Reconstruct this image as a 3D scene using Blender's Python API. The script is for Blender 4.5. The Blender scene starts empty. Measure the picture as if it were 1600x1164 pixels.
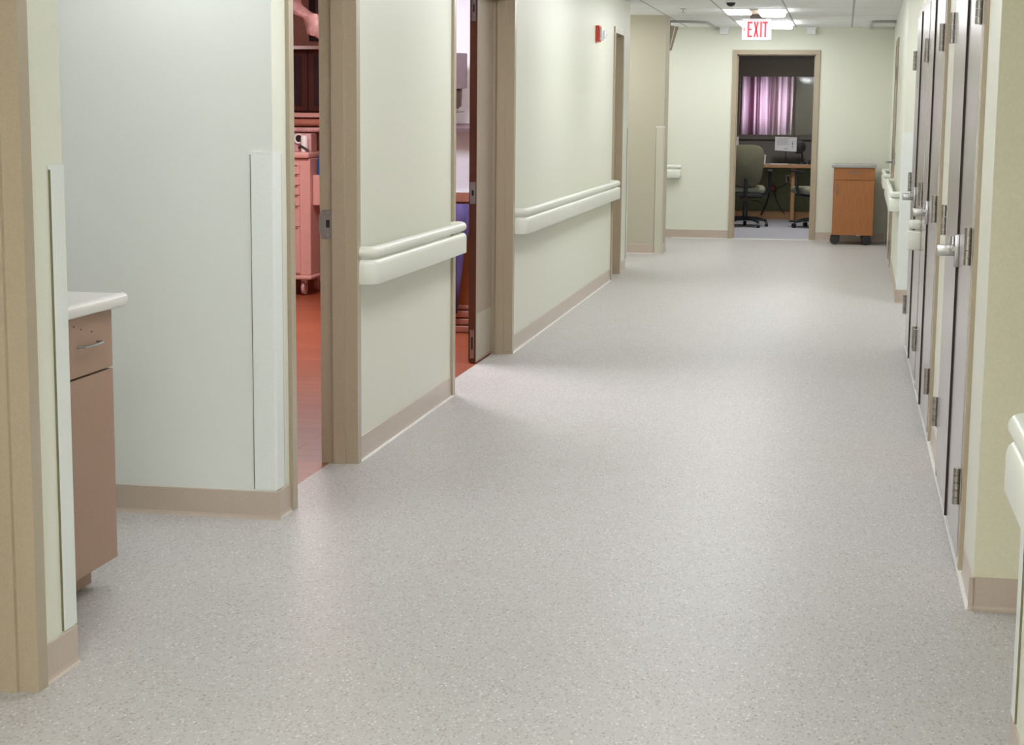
import bpy, bmesh, math, random
from mathutils import Vector, Matrix
random.seed(4)
C = bpy.context.scene.collection
S = bpy.context.scene
PI = math.pi

# ------------------------------------------------------------ materials
def new_mat(name):
    m = bpy.data.materials.new(name); m.use_nodes = True
    nt = m.node_tree
    b = next(n for n in nt.nodes if n.type == 'BSDF_PRINCIPLED')
    return m, nt, b
def mix_rgb(nt, fac, a, b):
    n = nt.nodes.new('ShaderNodeMix'); n.data_type = 'RGBA'
    for k, v in ((0, fac), (6, a), (7, b)):
        if hasattr(v, 'links') or hasattr(v, 'is_linked'): nt.links.new(v, n.inputs[k])
        elif k == 0: n.inputs[0].default_value = v
        else: n.inputs[k].default_value = (*v[:3], 1)
    return n.outputs[2]
def math_n(nt, op, a, b=None):
    n = nt.nodes.new('ShaderNodeMath'); n.operation = op
    for i, v in enumerate((a, b)):
        if v is None: continue
        if hasattr(v, 'is_linked'): nt.links.new(v, n.inputs[i])
        else: n.inputs[i].default_value = v
    return n.outputs[0]
def noise(nt, scale, detail=2, vec=None, stretch=None):
    tc = nt.nodes.new('ShaderNodeTexCoord'); out = tc.outputs['Object']
    if stretch:
        mp = nt.nodes.new('ShaderNodeMapping'); mp.inputs['Scale'].default_value = stretch
        nt.links.new(out, mp.inputs[0]); out = mp.outputs[0]
    n = nt.nodes.new('ShaderNodeTexNoise'); n.inputs['Scale'].default_value = scale
    n.inputs['Detail'].default_value = detail
    nt.links.new(out, n.inputs['Vector'])
    return n.outputs['Fac']
def ramp(nt, fac, p0, p1):
    r = nt.nodes.new('ShaderNodeMapRange'); nt.links.new(fac, r.inputs[0])
    r.inputs[1].default_value = p0; r.inputs[2].default_value = p1
    return r.outputs[0]
def bump(nt, b, h, strength=.1, dist=.001):
    n = nt.nodes.new('ShaderNodeBump'); n.inputs['Strength'].default_value = strength
    n.inputs['Distance'].default_value = dist
    nt.links.new(h, n.inputs['Height']); nt.links.new(n.outputs[0], b.inputs['Normal'])
def simple(name, col, rough=.5, metal=0, var=.05, scale=30, bmp=0, spec=.5, stretch=None, emit=None):
    m, nt, b = new_mat(name)
    lo = tuple(c*(1-var) for c in col); hi = tuple(min(1, c*(1+var)) for c in col)
    f = noise(nt, scale, 3, stretch=stretch)
    nt.links.new(mix_rgb(nt, ramp(nt, f, .3, .7), lo, hi), b.inputs['Base Color'])
    b.inputs['Roughness'].default_value = rough; b.inputs['Metallic'].default_value = metal
    b.inputs['Specular IOR Level'].default_value = spec
    if bmp: bump(nt, b, f, bmp)
    if emit:
        b.inputs['Emission Color'].default_value = (*emit[0], 1); b.inputs['Emission Strength'].default_value = emit[1]
    return m
M = {}
M['wall'] = simple('cream wall paint', (.80, .805, .695), .42, var=.025, scale=160, bmp=.12, spec=.45)
M['far'] = simple('cream eggshell paint', (.80, .81, .70), .6, var=.03, scale=120, bmp=.1, spec=.3)
M['shadetone'] = simple('shade toned wall paint', (.80, .75, .57), .6, var=.03, scale=120, bmp=.1, spec=.3)  # yellower shade tone of the camera-facing wall, put into its colour
M['kick'] = simple('brushed kick plate', (.58, .53, .45), .35, metal=.35, var=.04)
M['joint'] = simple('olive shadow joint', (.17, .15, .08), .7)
M['columnshade'] = simple('shade toned column paint', (.54, .495, .385), .6, var=.03, scale=120, bmp=.1, spec=.3)  # camera-facing shade and its tint worked into the column colour
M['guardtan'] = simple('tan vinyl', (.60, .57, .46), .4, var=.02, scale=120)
M['alcove'] = simple('pale grey alcove paint', (.80, .82, .78), .5, var=.006, scale=60, spec=.3)
M['guard'] = simple('ivory vinyl', (.84, .87, .84), .38, var=.02, scale=120)
M['rail'] = simple('ivory handrail vinyl', (.84, .86, .77), .3, var=.015, scale=150)
M['frame'] = simple('taupe frame enamel', (.43, .35, .245), .38, var=.05, scale=200, spec=.6)
M['vinyl'] = simple('taupe cove base vinyl', (.56, .455, .375), .38, var=.04, scale=150, spec=.7)
M['toe'] = simple('white toe and highlight strip', (.85, .85, .82), .35)
M['steel'] = simple('brushed steel', (.42, .41, .42), .28, metal=1, var=.06, scale=60, stretch=(1, 1, .2))
M['dsteel'] = simple('dull steel', (.36, .34, .32), .35, metal=.9, var=.08, scale=50)
M['black'] = simple('black plastic', (.015, .016, .018), .4)
M['dark'] = simple('dark gap', (.03, .015, .01), .7)
M['white'] = simple('white plastic', (.85, .86, .87), .35, var=.02)
M['brownedge'] = simple('mahogany door edge', (.10, .028, .012), .4, var=.25, scale=20, stretch=(1, 1, .1))
M['lamp'] = simple('lamp diffuser', (.9, .9, .9), .4, emit=((.96, .985, 1), 11.8))
M['lampn'] = simple('near lamp diffuser', (.9, .9, .9), .4, emit=((.96, .985, 1), 25.5))
M['lampf'] = simple('far lamp diffuser', (.9, .9, .9), .4, emit=((.96, .985, 1), 11.5))
M['red'] = simple('red enamel', (.62, .045, .02), .35)
M['clear'] = simple('strobe lens', (.82, .84, .86), .12, var=.02)
M['exitface'] = simple('exit sign face', (.50, .49, .51), .5, emit=((1, .9, .92), .02))
M['exitred'] = simple('exit letter red', (.62, .02, .04), .5, emit=((1, .03, .05), .08))
M['bezel'] = simple('brown sign housing', (.06, .03, .02), .5)
M['tan'] = simple('tan canopy plastic', (.42, .33, .24), .5)
M['track'] = simple('grey track metal', (.42, .42, .41), .4, metal=.4)
M['leaf'] = simple('taupe laminate leaf', (.40, .32, .25), .33, var=.06, scale=220, spec=.6)
M['laminate'] = simple('pinkish brown laminate', (.40, .255, .185), .5, var=.08, scale=260)
M['counter'] = simple('white countertop', (.80, .77, .74), .3, var=.04, scale=300)
M['granite'] = simple('grey speckled top', (.42, .41, .40), .4, var=.3, scale=400)
M['carpet'] = simple('blue grey carpet', (.46, .46, .53), .95, var=.3, scale=220, bmp=.4)
M['chair'] = simple('olive tweed upholstery', (.13, .125, .085), .95, var=.45, scale=220, bmp=.5)
M['chairseat'] = simple('grey green seat fabric', (.26, .26, .20), .95, var=.3, scale=200)
M['chairplastic'] = simple('charcoal chair plastic', (.02, .024, .03), .45)
M['paper'] = simple('white paper', (.85, .86, .92), .7, var=.02)
M['ink'] = simple('printed ink', (.25, .22, .3), .7)
M['green'] = simple('olive office paint', (.17, .18, .10), .8, var=.08, scale=20)
M['officegrey'] = simple('grey panel fabric', (.20, .185, .18), .9, var=.12, scale=120)
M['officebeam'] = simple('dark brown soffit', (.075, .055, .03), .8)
M['winframe'] = simple('bronze window frame', (.17, .145, .12), .5)
M['deskwood'] = simple('maple desk edge', (.50, .27, .13), .45, var=.12, scale=25)
M['desktop'] = simple('white desk laminate', (.72, .66, .60), .4)
M['redplug'] = simple('dark red plastic', (.25, .012, .018), .4)
M['pinkwall'] = simple('pink room wall', (.50, .27, .22), .7, var=.05)
M['bluewall'] = simple('lilac white room wall', (.72, .71, .78), .7, var=.02)
M['lilac'] = simple('lilac lower wall', (.58, .50, .57), .7, var=.03)
M['cart'] = simple('pink beige cart shell', (.72, .42, .38), .4, var=.03)
M['cartline'] = simple('cart drawer seam', (.35, .15, .12), .5)
M['cherry'] = simple('dark cherry wood', (.075, .02, .018), .35, var=.25, scale=14, stretch=(1, 1, .15))
M['cherryd'] = simple('near black cherry panel', (.022, .010, .011), .4, var=.2)
M['blue'] = simple('blue plastic', (.02, .10, .32), .3)
M['purple'] = simple('violet blue cloth', (.10, .075, .22), .85, var=.35, scale=12, stretch=(1, 1, .2))
M['orangewood'] = simple('orange brown panel', (.36, .11, .035), .4, var=.15, scale=12, stretch=(1, 1, .1))
M['bumper'] = simple('red brown bumper vinyl', (.42, .17, .12), .35, var=.08)
M['monitor'] = simple('mauve grey monitor shell', (.16, .11, .125), .5)
M['drape'] = simple('clear pink drape film', (.62, .38, .38), .35, var=.2, scale=18)

for k in ('frame', 'vinyl'):
    M[k].node_tree.nodes['Principled BSDF'].inputs['Coat Weight'].default_value = .5
    M[k].node_tree.nodes['Principled BSDF'].inputs['Coat Roughness'].default_value = .25
# floor: vinyl with flecks
def floor_mat():
    m, nt, b = new_mat('speckled sheet vinyl')
    tc = nt.nodes.new('ShaderNodeTexCoord')
    base = (.475, .455, .435)
    f1 = noise(nt, 5, 3)
    c = mix_rgb(nt, ramp(nt, f1, .3, .7), (.505, .478, .464), (.53, .515, .502))
    f2 = noise(nt, 90, 3)
    c = mix_rgb(nt, ramp(nt, f2, .25, .75), c, (.565, .545, .53))
    def flecks(c, scale, lo, hi, col, rad, off, fac=1):
        mp = nt.nodes.new('ShaderNodeMapping'); mp.inputs['Location'].default_value = (off, off*1.7, 0)
        mp.inputs['Rotation'].default_value = (0, 0, off)
        mp.inputs['Scale'].default_value = (1.5, .8, 1)
        nt.links.new(tc.outputs['Object'], mp.inputs[0])
        v = nt.nodes.new('ShaderNodeTexVoronoi'); v.inputs['Scale'].default_value = scale
        nt.links.new(mp.outputs[0], v.inputs['Vector'])
        sep = nt.nodes.new('ShaderNodeSeparateColor'); nt.links.new(v.outputs['Color'], sep.inputs[0])
        pick = math_n(nt, 'MULTIPLY', math_n(nt, 'GREATER_THAN', sep.outputs[0], lo), math_n(nt, 'LESS_THAN', sep.outputs[0], hi))
        near = math_n(nt, 'LESS_THAN', v.outputs['Distance'], rad)
        return mix_rgb(nt, math_n(nt, 'MULTIPLY', math_n(nt, 'MULTIPLY', pick, near), fac), c, col)
    c = flecks(c, 85, .0, .42, (.37, .335, .305), .42, .3, .55)
    c = flecks(c, 95, .75, .95, (.76, .745, .72), .38, 1.3, .6)
    c = flecks(c, 75, .3, .38, (.33, .28, .25), .42, 2.1, .6)
    c = flecks(c, 75, .8, .86, (.84, .83, .80), .32, 3.4, .7)
    nt.links.new(c, b.inputs['Base Color'])
    b.inputs['Roughness'].default_value = .40
    b.inputs['Specular IOR Level'].default_value = .2
    return m
M['floor'] = floor_mat()
def wood_floor():
    m, nt, b = new_mat('red brown plank floor')
    tc = nt.nodes.new('ShaderNodeTexCoord')
    br = nt.nodes.new('ShaderNodeTexBrick'); nt.links.new(tc.outputs['Object'], br.inputs['Vector'])
    br.inputs['Color1'].default_value = (.30, .075, .03, 1); br.inputs['Color2'].default_value = (.36, .10, .045, 1)
    br.inputs['Mortar'].default_value = (.12, .03, .015, 1); br.inputs['Scale'].default_value = 1
    br.inputs['Mortar Size'].default_value = .003; br.inputs['Brick Width'].default_value = 1.1
    br.inputs['Row Height'].default_value = .12
    g = noise(nt, 8, 4, stretch=(1, 12, 1))
    nt.links.new(mix_rgb(nt, math_n(nt, 'MULTIPLY', g, .5), br.outputs['Color'], (.20, .05, .02)), b.inputs['Base Color'])
    b.inputs['Roughness'].default_value = .4
    return m
M['woodfloor'] = wood_floor()
def ceil_mat():
    m, nt, b = new_mat('acoustic ceiling tile')
    tc = nt.nodes.new('ShaderNodeTexCoord'); sp = nt.nodes.new('ShaderNodeSeparateXYZ')
    nt.links.new(tc.outputs['Object'], sp.inputs[0])
    def line(o, off, step, w):
        f = math_n(nt, 'FRACT', math_n(nt, 'DIVIDE', math_n(nt, 'SUBTRACT', o, off - w/2 - 50*step), step))
        return math_n(nt, 'LESS_THAN', f, w/step)
    g = math_n(nt, 'MAXIMUM', line(sp.outputs[0], .055, .61, .018), line(sp.outputs[1], 16.45, 1.22, .018))
    f = noise(nt, 40, 4)
    c = mix_rgb(nt, ramp(nt, f, .3, .7), (.88, .89, .89), (.93, .94, .94))
    nt.links.new(mix_rgb(nt, g, c, (.50, .50, .50)), b.inputs['Base Color'])
    b.inputs['Roughness'].default_value = .85
    return m
M['ceil'] = ceil_mat()
def door_metal():
    m, nt, b = new_mat('satin grey laminate door')
    f = noise(nt, 260, 2)
    nt.links.new(mix_rgb(nt, f, (.52, .49, .49), (.62, .59, .59)), b.inputs['Base Color'])
    b.inputs['Metallic'].default_value = .55; b.inputs['Roughness'].default_value = .24
    return m
M['doormetal'] = door_metal()
def oak():
    m, nt, b = new_mat('honey cherry veneer')
    f = noise(nt, 9, 5, stretch=(9, 9, .8)); g = noise(nt, 60, 2)
    c = mix_rgb(nt, ramp(nt, f, .3, .7), (.38, .135, .035), (.50, .195, .06))
    nt.links.new(mix_rgb(nt, math_n(nt, 'MULTIPLY', g, .3), c, (.33, .11, .03)), b.inputs['Base Color'])
    b.inputs['Roughness'].default_value = .4
    return m
M['oak'] = oak()
def curtain_mat():
    m = bpy.data.materials.new('lilac striped curtain'); m.use_nodes = True; nt = m.node_tree
    nt.nodes.clear(); out = nt.nodes.new('ShaderNodeOutputMaterial')
    tc = nt.nodes.new('ShaderNodeTexCoord'); mp = nt.nodes.new('ShaderNodeMapping')
    mp.inputs['Scale'].default_value = (17, 0, .25); nt.links.new(tc.outputs['Object'], mp.inputs[0])
    n = nt.nodes.new('ShaderNodeTexNoise'); n.inputs['Scale'].default_value = 1; n.inputs['Detail'].default_value = 2
    nt.links.new(mp.outputs[0], n.inputs['Vector'])
    c = mix_rgb(nt, ramp(nt, n.outputs['Fac'], .40, .52), (.40, .20, .32), (.92, .80, .90))
    d = nt.nodes.new('ShaderNodeBsdfDiffuse'); t = nt.nodes.new('ShaderNodeBsdfTranslucent')
    nt.links.new(c, d.inputs[0]); nt.links.new(c, t.inputs[0])
    mx = nt.nodes.new('ShaderNodeMixShader'); mx.inputs[0].default_value = .6
    nt.links.new(d.outputs[0], mx.inputs[1]); nt.links.new(t.outputs[0], mx.inputs[2])
    nt.links.new(mx.outputs[0], out.inputs[0])
    return m
M['curtain'] = curtain_mat()
def glass_mat():
    m = bpy.data.materials.new('dark window glass'); m.use_nodes = True; nt = m.node_tree
    nt.nodes.clear(); out = nt.nodes.new('ShaderNodeOutputMaterial')
    t = nt.nodes.new('ShaderNodeBsdfTransparent'); t.inputs[0].default_value = (.93, .93, .93, 1)
    g = nt.nodes.new('ShaderNodeBsdfGlossy'); g.inputs['Roughness'].default_value = .03
    mx = nt.nodes.new('ShaderNodeMixShader'); mx.inputs[0].default_value = .03
    nt.links.new(t.outputs[0], mx.inputs[1]); nt.links.new(g.outputs[0], mx.inputs[2])
    nt.links.new(mx.outputs[0], out.inputs[0])
    return m
M['glass'] = glass_mat()

# ------------------------------------------------------------ geometry helpers
class W:
    """Wall frame: a runs along the wall, b out of it, z up. Maps to world."""
    def __init__(s, o, da, db): s.o = Vector(o); s.da = Vector(da); s.db = Vector(db)
    def __call__(s, a, b, z): return s.o + s.da*a + s.db*b + Vector((0, 0, z))
ID = W((0, 0, 0), (1, 0, 0), (0, 1, 0))
LEFT = W((-1.880, 0, 0), (0, 1, 0), (1, 0, 0))                      # near left wall: a = Y
LFAR = W((-1.880+.0065*9.9, 0, 0), (-.0065, 1, 0), (1, 0, 0))       # far left wall, slightly splayed
RIGHT = W((.393, 0, 0), (.0042, 1, 0), (-1, 0, 0))                  # closet wall
RNEAR = W((.415, 0, 0), (0, 1, 0), (-1, 0, 0))
RFAR = W((.292, 0, 0), (.0115, 1, 0), (-1, 0, 0))
def FACE(Y): return W((0, Y, 0), (1, 0, 0), (0, -1, 0))             # wall facing the camera: a = X

def new(): return bmesh.new()
def box(bm, a0, a1, b0, b1, z0, z1, w=ID, bev=0, seg=2):
    vs = [bm.verts.new(w(a, b, z)) for a in (a0, a1) for b in (b0, b1) for z in (z0, z1)]
    fs = [bm.faces.new([vs[i] for i in q]) for q in ((0,1,3,2), (4,6,7,5), (0,4,5,1), (2,3,7,6), (0,2,6,4), (1,5,7,3))]
    if bev:
        es = set(e for f in fs for e in f.edges)
        bmesh.ops.bevel(bm, geom=list(es), offset=bev, segments=seg, affect='EDGES', profile=.5)
def prism(bm, pts, z0, z1, w=ID):
    """plan outline (a,b) extruded in z"""
    lo = [bm.verts.new(w(a, b, z0)) for a, b in pts]; hi = [bm.verts.new(w(a, b, z1)) for a, b in pts]
    bm.faces.new(lo[::-1]); bm.faces.new(hi); n = len(pts)
    for i in range(n): bm.faces.new([lo[i], lo[(i+1) % n], hi[(i+1) % n], hi[i]])
def extr(bm, pts, a0, a1, w=ID):
    """section (b,z) extruded along a"""
    lo = [bm.verts.new(w(a0, b, z)) for b, z in pts]; hi = [bm.verts.new(w(a1, b, z)) for b, z in pts]
    bm.faces.new(lo[::-1]); bm.faces.new(hi); n = len(pts)
    for i in range(n): bm.faces.new([lo[i], lo[(i+1) % n], hi[(i+1) % n], hi[i]])
def plate(bm, pts, b0, b1, w=ID):
    """outline (a,z) with thickness b"""
    lo = [bm.verts.new(w(a, b0, z)) for a, z in pts]; hi = [bm.verts.new(w(a, b1, z)) for a, z in pts]
    bm.faces.new(lo[::-1]); bm.faces.new(hi); n = len(pts)
    for i in range(n): bm.faces.new([lo[i], lo[(i+1) % n], hi[(i+1) % n], hi[i]])
def tube(bm, pts, r, seg=10, w=None):
    pts = [Vector(w(*p)) if w else Vector(p) for p in pts]; rings = []
    n = len(pts); up = None
    for i, p in enumerate(pts):
        t = ((pts[min(i+1, n-1)] - pts[max(i-1, 0)])).normalized()
        if up is None:
            up = Vector((0, 0, 1)) if abs(t.z) < .9 else Vector((1, 0, 0))
        u = t.cross(up).normalized(); v = u.cross(t).normalized(); up = v
        rr = r[i] if isinstance(r, (list, tuple)) else r
        rings.append([bm.verts.new(p + u*math.cos(2*PI*k/seg)*rr + v*math.sin(2*PI*k/seg)*rr) for k in range(seg)])
    for i in range(n-1):
        for k in range(seg):
            bm.faces.new([rings[i][k], rings[i][(k+1) % seg], rings[i+1][(k+1) % seg], rings[i+1][k]])
    bm.faces.new(rings[0][::-1]); bm.faces.new(rings[-1])
def sweep(bm, path, prof, w):
    """path (a,b) plan polyline, closed profile (n,z), n = outward offset"""
    rings = []; n = len(path)
    for i, p in enumerate(path):
        p = Vector(p); dirs = []
        if i: dirs.append((p - Vector(path[i-1])).normalized())
        if i < n-1: dirs.append((Vector(path[i+1]) - p).normalized())
        t = sum(dirs, Vector((0, 0))).normalized()
        nn = Vector((-t.y, t.x)); k = 1/max(.5, t.dot(dirs[0]))
        rings.append([bm.verts.new(w(p.x + nn.x*o*k, p.y + nn.y*o*k, z)) for o, z in prof])
    m = len(prof)
    for i in range(n-1):
        for k in range(m):
            bm.faces.new([rings[i][k], rings[i][(k+1) % m], rings[i+1][(k+1) % m], rings[i+1][k]])
    bm.faces.new(rings[0][::-1]); bm.faces.new(rings[-1])
def lathe(bm, prof, c, axis='z', seg=20):
    """prof list of (r,h) about an axis through c"""
    c = Vector(c); rings = []
    ax = {'z': (Vector((1,0,0)), Vector((0,1,0)), Vector((0,0,1))), 'x': (Vector((0,1,0)), Vector((0,0,1)), Vector((1,0,0))),
          'y': (Vector((1,0,0)), Vector((0,0,1)), Vector((0,1,0)))}[axis]
    for r, h in prof:
        rings.append([bm.verts.new(c + ax[2]*h + (ax[0]*math.cos(2*PI*k/seg) + ax[1]*math.sin(2*PI*k/seg))*max(r, 1e-4)) for k in range(seg)])
    for i in range(len(rings)-1):
        for k in range(seg):
            bm.faces.new([rings[i][k], rings[i][(k+1) % seg], rings[i+1][(k+1) % seg], rings[i+1][k]])
    bm.faces.new(rings[0][::-1]); bm.faces.new(rings[-1])
def obj(name, bm, mat, parent=None, smooth=False, label=None):
    bmesh.ops.recalc_face_normals(bm, faces=bm.faces[:])
    me = bpy.data.meshes.new(name)
    org = Vector((0, 0, 0))
    q = parent
    while q is not None: org += q.location; q = q.parent
    if org.length: bmesh.ops.translate(bm, vec=-org, verts=bm.verts[:])
    bm.to_mesh(me); bm.free()
    me.materials.append(M[mat] if isinstance(mat, str) else mat)
    if smooth:
        for p in me.polygons: p.use_smooth = True
        try: me.set_sharp_from_angle(angle=math.radians(40))
        except Exception: pass
    o = bpy.data.objects.new(name, me); C.objects.link(o); o.parent = parent
    if label: o['label'] = label
    return o
def tag(o, label=None, cat=None, group=None, kind=None):
    if label: o['label'] = label
    if cat: o['category'] = cat
    if group: o['group'] = group
    if kind: o['kind'] = kind
    return o
def thing(name, loc, label=None, cat=None, group=None, kind=None):
    o = bpy.data.objects.new(name, None); C.objects.link(o); o.location = loc; o.empty_display_size = .1
    return tag(o, label, cat, group, kind)
def struct(name, bm, mat, label=None, smooth=False):
    return tag(obj(name, bm, mat, None, smooth), label, None, None, 'structure')
def children(o): return [c for c in bpy.data.objects if c.parent == o]
def copy_tree(o, parent=None):
    c = o.copy(); C.objects.link(c); c.parent = parent
    for ch in children(o): copy_tree(ch, c)
    return c
def bx(*a, **k):
    bm = new(); box(bm, *a, **k); return bm

ZC = 2.385; T = .124
# ------------------------------------------------------------ floors and ceiling
bm = new(); prism(bm, [(-1.985, -3), (1.2, -3), (1.2, 10), (3.4, 11), (3.4, 13.6), (1.2, 13.6), (1.2, 20.0), (-3.9, 20.0), (-3.9, 15.6), (-1.985, 15.6)], -.08, 0)
prism(bm, [(-3.6, 3.9), (-1.985, 3.9), (-1.985, 5.7), (-3.6, 5.7)], -.08, 0)
struct('floor', bm, 'floor')
bm = new(); prism(bm, [(-6.2, 5.7), (-1.985, 5.7), (-1.985, 15.6), (-6.2, 15.6)], -.08, -.001)
struct('floor', bm, 'woodfloor')
struct('floor', bx(-2.6, 1.2, 20.0, 24.0, -.08, .002), 'carpet')
bm = new(); box(bm, -2.02, 3.4, -3, 20.05, ZC, ZC+.1); box(bm, -3.9, -2.02, 3.9, 5.75, ZC, ZC+.1); box(bm, -3.9, -2.02, 15.6, 20.05, ZC, ZC+.1)
struct('ceiling', bm, 'ceil')
struct('ceiling', bx(-6.2, -2.02, 5.75, 15.6, 2.6, 2.7), 'bluewall')
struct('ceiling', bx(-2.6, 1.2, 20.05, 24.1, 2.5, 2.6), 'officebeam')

# ------------------------------------------------------------ left walls
D1 = (5.79, 6.585); D2 = (8.363, 9.90); D3 = (14.65, 15.2); HD = 2.06
def wall(name, w, segs, mat='wall', t=T, zt=ZC):
    bm = new()
    for a0, a1, z0, z1 in segs: box(bm, a0, a1, -t, 0, z0, z1 if z1 else zt, w)
    return struct(name, bm, mat)
wall('wall_left', LEFT, [(-3, 2.75, 0, 0), (2.75, 3.75, HD, 0), (3.75, 3.99, 0, 0)])
wall('wall_left', LEFT, [(5.60, D1[0], 0, 0), (D1[0], D1[1], HD, 0), (D1[1], D2[0], 0, 0)])
wall('wall_left', LEFT, [(D2[0]+.001, D2[1], HD, 0)])
wall('wall_left', LFAR, [(D2[1], D3[0], 0, 0), (D3[0], D3[1], 2.1, 0), (D3[1], 15.78, 0, 0)])
# alcove
bm = new(); prism(bm, [(-3.6, 5.598), (-1.8805, 5.598), (-1.8805, 5.6), (-2.0045, 5.6), (-2.0045, 5.75), (-3.6, 5.75)], 0, ZC)
struct('wall_alcove', bm, 'alcove')
struct('wall_alcove', bx(-3.6, -2.004, 3.84, 3.99, 0, ZC), 'alcove')
struct('wall_alcove', bx(-3.75, -3.6, 3.84, 5.75, 0, ZC), 'alcove')
# wall behind the camera and near room behind the first doorway
struct('wall_back', bx(-2.02, 1.2, -3.1, -3, 0, ZC), 'wall')
struct('wall_back', bx(-3.6, -3.5, 1.5, 3.84, 0, ZC), 'frame')
struct('wall_back', bx(-3.5, -2.02, 1.5, 1.6, 0, ZC), 'frame')
# cross corridor on the left, column, far wall
struct('wall_cross', bx(-3.9, -2.00, 15.63, 15.78, 0, ZC), 'far')
struct('wall_cross', bx(-3.9, -3.8, 15.78, 20, 0, ZC), 'far')
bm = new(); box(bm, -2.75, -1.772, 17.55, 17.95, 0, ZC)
struct('wall_column', bm, 'columnshade')
bm = new(); F = FACE(19.95)
for a0, a1, z0, z1 in ((-3.9, -1.25, 0, ZC), (-.275, .9, 0, ZC), (-1.25, -.275, 2.13, ZC)): box(bm, a0, a1, -.12, 0, z0, z1, F)
struct('wall_far', bm, 'far')
# right walls
bm = new(); box(bm, 4.98, 10.93, -.13, 0, 0, ZC, RIGHT)
struct('wall_right', bm, 'wall')
bm = new(); box(bm, .4146, 1.2, 4.9785, 5.08, 0, ZC); struct('wall_right', bm, 'shadetone')
wall('wall_right', RNEAR, [(-3, 3.8, 0, 0)], t=.2)
struct('wall_right', bx(1.1, 1.2, -3, 5.08, 0, ZC), 'wall')
bm = new(); box(bm, 13.4, 19.96, -.12, 0, 0, ZC, RFAR); struct('wall_right', bm, 'wall')
bm = new(); box(bm, .50, 3.4, 13.401, 13.5, 0, ZC); struct('wall_right', bm, 'wall')
struct('wall_right', bx(.5, 3.4, 10.83, 10.93, 0, ZC), 'wall')
struct('wall_right', bx(3.3, 3.4, 10.93, 13.4, 0, ZC), 'wall')
# rooms behind the left doorways
struct('wall_room', bx(-6.2, -3.1, 13.9, 14.0, 0, 2.6), 'pinkwall')
struct('wall_room', bx(-6.2, -6.1, 5.75, 14.0, 0, 2.6), 'pinkwall')
struct('wall_room', bx(-2.95, -2.0, 10.85, 10.95, .88, 2.6), 'bluewall')
struct('wall_room', bx(-2.95, -2.0, 10.85, 10.95, 0, .88), 'orangewood')
struct('wall_room', bx(-3.1, -2.95, 10.85, 14.0, 0, 2.6), 'pinkwall')
struct('wall_room', bx(-6.2, -3.6, 5.65, 5.75, 0, 2.6), 'pinkwall')
# office shell
struct('wall_office', bx(-2.6, 1.2, 23.95, 24.05, 0, 1.08), 'green')
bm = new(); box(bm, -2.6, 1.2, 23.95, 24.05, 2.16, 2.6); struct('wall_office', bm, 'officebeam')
struct('wall_office', bx(-2.6, -1.52, 23.95, 24.05, 1.08, 2.16), 'green')
struct('wall_office', bx(.4, 1.2, 23.95, 24.05, 1.08, 2.16), 'green')
struct('wall_office', bx(-2.7, -2.6, 20.07, 24.05, 0, 2.6), 'green')
struct('wall_office', bx(1.2, 1.3, 20.07, 24.05, 0, 2.6), 'green')

# ------------------------------------------------------------ baseboards
def baseboard(name, w, a0, a1, h=.098, ends=0):
    bm = new()
    extr(bm, [(0, 0), (.012, 0), (.007, .006), (.0045, .014), (.004, h-.002), (.0025, h), (0, h)], a0, a1, w)
    return struct(name, bm, 'vinyl')
baseboard('baseboard_left', LEFT, 3.80, 3.992)
baseboard('baseboard_left', LEFT, 5.60, 5.745)
baseboard('baseboard_left', LEFT, 6.625, 8.318)
baseboard('baseboard_left', LFAR, 9.94, 14.60)
baseboard('baseboard_left', LFAR, 15.25, 15.785)
baseboard('baseboard_alcove', FACE(5.598), -3.55, -1.866)
baseboard('baseboard_column', FACE(17.55), -2.75, -1.768)
baseboard('baseboard_column', W((-1.772, 0, 0), (0, 1, 0), (1, 0, 0)), 17.54, 17.95)
baseboard('baseboard_far', FACE(19.95), -3.8, -1.255)
baseboard('baseboard_far', FACE(19.95), -.27, .5)
baseboard('baseboard_right', RIGHT, 4.965, 5.36)
baseboard('baseboard_right', RIGHT, 6.93, 7.56)
baseboard('baseboard_right', FACE(4.9785), .402, 1.1)
baseboard('baseboard_right', RNEAR, -3, 3.81)
baseboard('baseboard_right', RFAR, 13.39, 16.6)
baseboard('baseboard_right', RFAR, 17.65, 19.94)
baseboard('baseboard_right', FACE(13.4), .432, 3.3)
# low white toe strips; the near left one paints the cove edge highlight
for w, a0, a1, n in ((LEFT, 6.63, 8.33, 'trim_1'), (RIGHT, 4.97, 10.93, 'trim_2'), (FACE(19.95), -1.9, -1.26, 'trim_3'), (LFAR, 9.93, 14.6, 'trim_4')):
    bm = new(); extr(bm, [(0, 0), (.018, 0), (.016, .005), (0, .006)], a0, a1, w)
    struct(n, bm, 'toe')
struct('trim_5', bx(-1.25, -.275, 19.93, 20.04, 0, .006), 'toe')

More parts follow.
